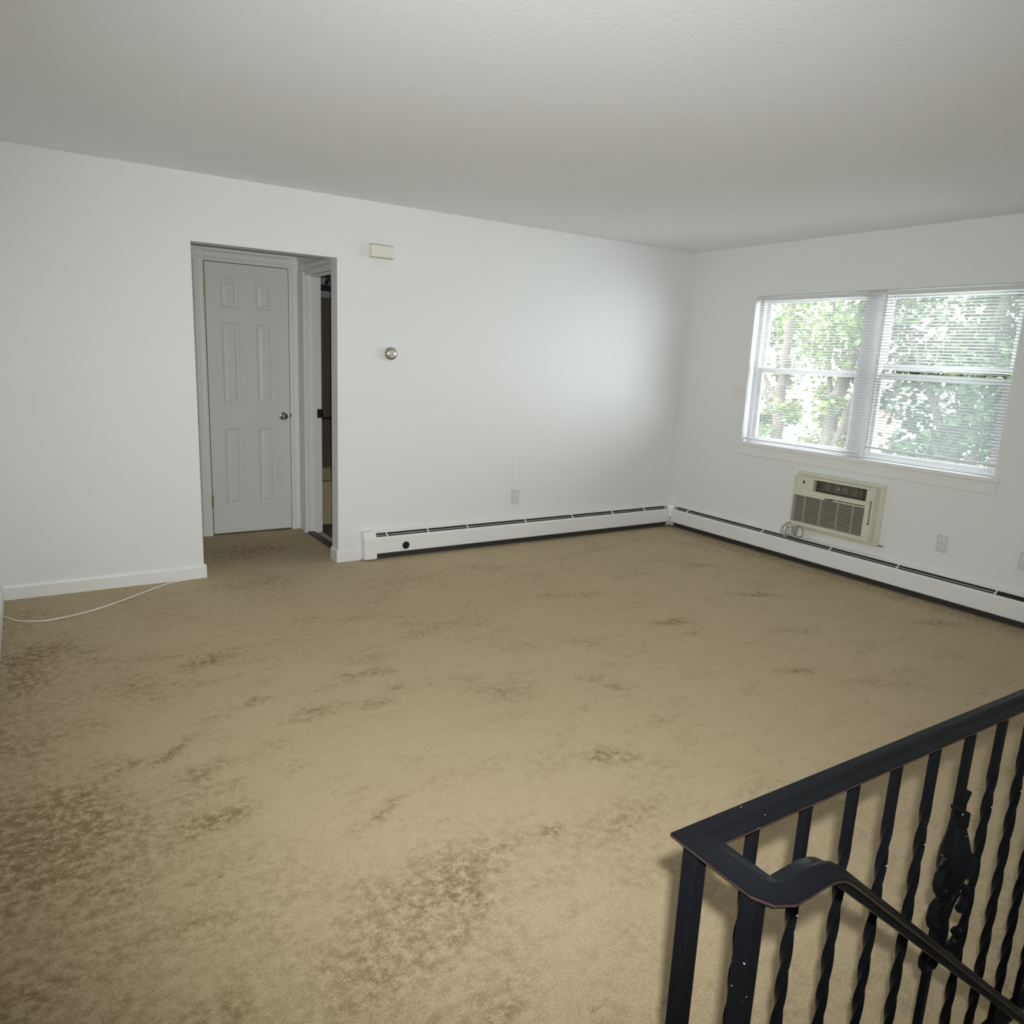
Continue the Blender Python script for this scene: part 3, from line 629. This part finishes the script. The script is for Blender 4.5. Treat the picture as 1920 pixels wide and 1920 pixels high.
# cast scroll ornament on the sixth baluster, turned a little on its bar
ox = X0 + 5 * DX; orn = MB()
def oz(pts): return [(ox + a, yr(ox) - 0.004 + c, z) for a, z, c in pts]
orn.tube(oz([(0, 0.735, 0), (0.0, 0.715, 0), (0.0, 0.70, 0), (-0.001, 0.675, -.004), (-0.001, 0.645, -.006), (0, 0.615, -.006), (0, 0.585, -.004), (0, 0.56, 0), (0, 0.53, 0)]), [0.009, 0.011, 0.0125, 0.018, 0.0255, 0.0265, 0.0215, 0.015, 0.011], 12)
orn.tube(oz([(-0.020, 0.708, -.004), (0, 0.700, -.012), (0.020, 0.712, -.004)]), 0.0065, 8)          # collar
orn.tube(oz([(0.004, 0.715, 0), (0.010, 0.735, 0), (0.024, 0.752, 0)]), [0.008, 0.009, 0.0075], 8, flat=0.6)
orn.tube(oz([(-0.004, 0.712, 0), (-0.012, 0.728, 0), (-0.026, 0.738, 0)]), [0.008, 0.007, 0.005], 8)
def scroll(s, zc, r0, x0, z0, up):
    P = []
    for i in range(19):
        t = i / 18 * 1.55 * math.pi; r = r0 * (1 - 0.52 * i / 18)
        P.append((s * (x0 + r0 - r * math.cos(t)), z0 + up * r * math.sin(t), -0.006 - 0.008 * i / 18))
    return P
for s in (-1, 1):
    orn.tube(oz([(s * 0.008, 0.575, -.004)] + scroll(s, 0, 0.026, 0.016, 0.598, 1)), [0.009] * 10 + [0.008] * 10, 8, flat=1.0)
    orn.tube(oz([(s * 0.006, 0.500, -.004)] + scroll(s, 0, 0.030, 0.010, 0.530, 1)), [0.009] * 10 + [0.008] * 10, 8)
    orn.tube(oz([(s * 0.012, 0.625, -.003), (s * 0.022, 0.640, -.004), (s * 0.036, 0.640, -.004), (s * 0.046, 0.630, -.004)]), [0.010, 0.0085, 0.0075, 0.005], 8)
    orn.tube(oz([(s * 0.006, 0.500, -.004)] + scroll(s, 0, 0.030, 0.010, 0.450, -1)), [0.009] * 10 + [0.008] * 10, 8)
orn.tube(oz([(0, 0.53, 0), (0, 0.49, -.004), (0, 0.44, -.004), (0, 0.40, 0)]), [0.011, 0.014, 0.014, 0.009], 10)
orn.build('scroll_ornament', m_iron, rail, smooth=True)

# ---------------------------------------------------------------- outside: ground, trees, shrubs, a neighbouring house
GZ = -2.7
struct(MB().box((0.2, -12, GZ - 0.2), (45, 45, GZ)).build('floor_yard', m_lawn))
def tree(name, label, trunks, clusters, m, leaf, per, seed, sz):
    rnd = random.Random(seed); tr = empty(name, (trunks[0][0][0], trunks[0][0][1], GZ), label, 'tree', 'trees outside the window')
    tb = MB()
    for pts, r0, r1 in [(t[0:-2], t[-2], t[-1]) for t in trunks]:
        P = spline(pts, 5); n = len(P)
        tb.tube([p + Vector((rnd.uniform(-.02, .02), rnd.uniform(-.02, .02), 0)) for p in P], [r0 + (r1 - r0) * i / (n - 1) for i in range(n)], 9)
    tb.build('trunk', m_bark, tr, smooth=True)
    vs_, fs_ = [], []
    for (cx, cy, cz, rr) in clusters:
        for _ in range(per):
            d = Vector((rnd.gauss(0, 1), rnd.gauss(0, 1), rnd.gauss(0, 0.7))) * rr * 0.42
            p = Vector((cx, cy, cz)) + d
            a = Vector((rnd.uniform(-1, 1), rnd.uniform(-1, 1), rnd.uniform(-.9, .3))).normalized(); b_ = a.cross(Vector((rnd.uniform(-1, 1), rnd.uniform(-1, 1), 1))).normalized()
            L = leaf * rnd.uniform(.7, 1.25); Wd = L * 0.42; nrm = a.cross(b_) * Wd * 0.25; k = len(vs_)
            vs_ += [p, p + a * L * .45 + b_ * Wd + nrm, p + a * L, p + a * L * .45 - b_ * Wd + nrm]
            fs_ += [(k, k + 1, k + 2), (k, k + 2, k + 3)]
    MB.build(MBv(vs_, fs_), 'foliage', m, tr)
    return tr
def MBv(v, f):
    b_ = MB(); b_.v = [tuple(x) for x in v]; b_.f = f; return b_
# leaves are not re-oriented: skip recalculation by building directly
def raw(name, b_, m, parent):
    me = bpy.data.meshes.new(name); me.from_pydata(b_.v, [], b_.f); me.update(); me.materials.append(m)
    o = bpy.data.objects.new(name, me); C.objects.link(o); o.parent = parent; o.location = -parent.location; return o
_mb_build = MB.build
def build2(s, name, m, parent=None, **kw):
    if name == 'foliage': return raw(name, s, m, parent)
    return _mb_build(s, name, m, parent, **kw)
MB.build = build2
rc = random.Random(3)
def cl(n, x, y, z, r, keep=None):
    o = []
    while len(o) < n:
        p = (rc.uniform(*x), rc.uniform(*y), rc.uniform(*z), rc.uniform(*r))
        if keep is None or keep(p): o.append(p)
    return o
tree('slender_tree', 'slender leafy tree with a dark trunk at the far left of the window view',
     [((6.0, 3.35, GZ), (5.9, 3.35, -1), (5.7, 3.25, .4), (5.6, 3.2, 1.1), (5.5, 3.1, 1.5), (5.5, 3.1, 2.4), (5.6, 3.1, 3.6), .13, .05),
      ((5.6, 3.2, .9), (5.5, 3.6, 1.5), (5.3, 3.9, 2.3), .05, .02), ((5.8, 3.3, 0.2), (6.0, 3.7, .7), (6.2, 4.0, 1.3), .05, .02)],
     cl(44, (4.6, 7), (3.35, 4.9), (0.9, 4.2), (.3, .5), lambda p: p[2] > 1.9 or p[1] > 3.6) + cl(34, (5.2, 6.9), (2.9, 4.8), (-1.2, 1.2), (.25, .4)), m_leaf, 0.11, 90, 1, 0)
tree('forked_tree', 'forked tree with a leaning grey brown trunk seen through the left sash',
     [((5.6, 2.3, GZ), (5.5, 2.25, -1), (5.5, 2.13, .4), (5.5, 2.12, .95), (5.5, 1.96, 1.5), (5.5, 1.87, 2.1), (5.5, 1.8, 2.6), (5.6, 1.3, 3.8), .16, .05),
      ((5.5, 2.2, -.6), (5.45, 1.95, .4), (5.4, 1.75, 1.0), (5.4, 1.5, 1.7), (5.4, 1.35, 2.2), (5.4, 1.3, 2.8), .10, .035),
      ((5.5, 2.12, .9), (5.6, 2.35, 1.5), (5.6, 2.4, 2.3), (5.7, 2.5, 3.0), .05, .02), ((5.45, 2.15, .1), (5.4, 2.4, .5), (5.3, 2.6, .85), .012, .006)],
     cl(58, (4.3, 6.8), (1.25, 2.5), (1.5, 4.6), (.3, .55)) + cl(20, (5, 6.5), (1.5, 2.9), (-0.3, 1.4), (.2, .35)), m_leaf2, 0.11, 85, 2, 0)
tree('broad_tree', 'broad dense green tree filling the view through the right sashes',
     [((5.2, .2, GZ), (5.2, .2, -1), (5.1, .1, .6), (5.2, -.1, 1.6), (5.3, -.2, 2.8), .14, .05), ((5.1, .1, .5), (4.9, .4, 1.4), (4.9, .7, 1.9), (4.8, .8, 2.4), .06, .02), ((5.2, .1, .9), (5.2, -.6, 1.5), (5.2, -1.1, 2.2), .06, .02)],
     cl(170, (4.2, 7.2), (-1.9, 0.8), (-0.9, 4.2), (.3, .6)) + cl(70, (4.6, 7.2), (-1.6, 1.1), (1.5, 3.4), (.3, .5)), m_leaf3, 0.11, 100, 3, 0)
tree('low_shrub', 'low green shrub bank below the trees at the bottom of the window view',
     [((9, 2.0, GZ), (9, 2.0, -1.6), (9.0, 2.0, -.9), .08, .03)],
     cl(64, (8.4, 10.5), (-1.0, 6.6), (-2.2, -0.15), (.4, .65)), m_leaf, 0.12, 90, 4, 0)
hs_ = empty('neighbour_house', (21, 10, GZ), 'pale house with a pink brick corner glimpsed beyond the trees', 'house')
MB().box((20, 7.5, GZ), (28, 13.6, 0.6)).build('wall', m_siding, hs_)
MB().box((19.9, 9.3, GZ), (20, 10.1, 0.35)).build('brick_front', m_brick, hs_)
MB().add([(19.4, 7, 0.6), (28.6, 7, 0.6), (28.6, 14, 0.6), (19.4, 14, 0.6), (24, 7, 2.4), (24, 14, 2.4)], [(0, 1, 4), (3, 5, 2), (0, 4, 5, 3), (1, 2, 5, 4), (0, 3, 2, 1)]).build('roof', m_roof, hs_)
for y in (13.4,): 
    f = MB().box((19.85, y - .45, -1.0), (19.99, y + .45, 0.2)).build('window', m_trim, hs_)
    MB().box((19.84, y - .38, -.93), (19.86, y + .38, .13)).build('pane', m_glassd, f)
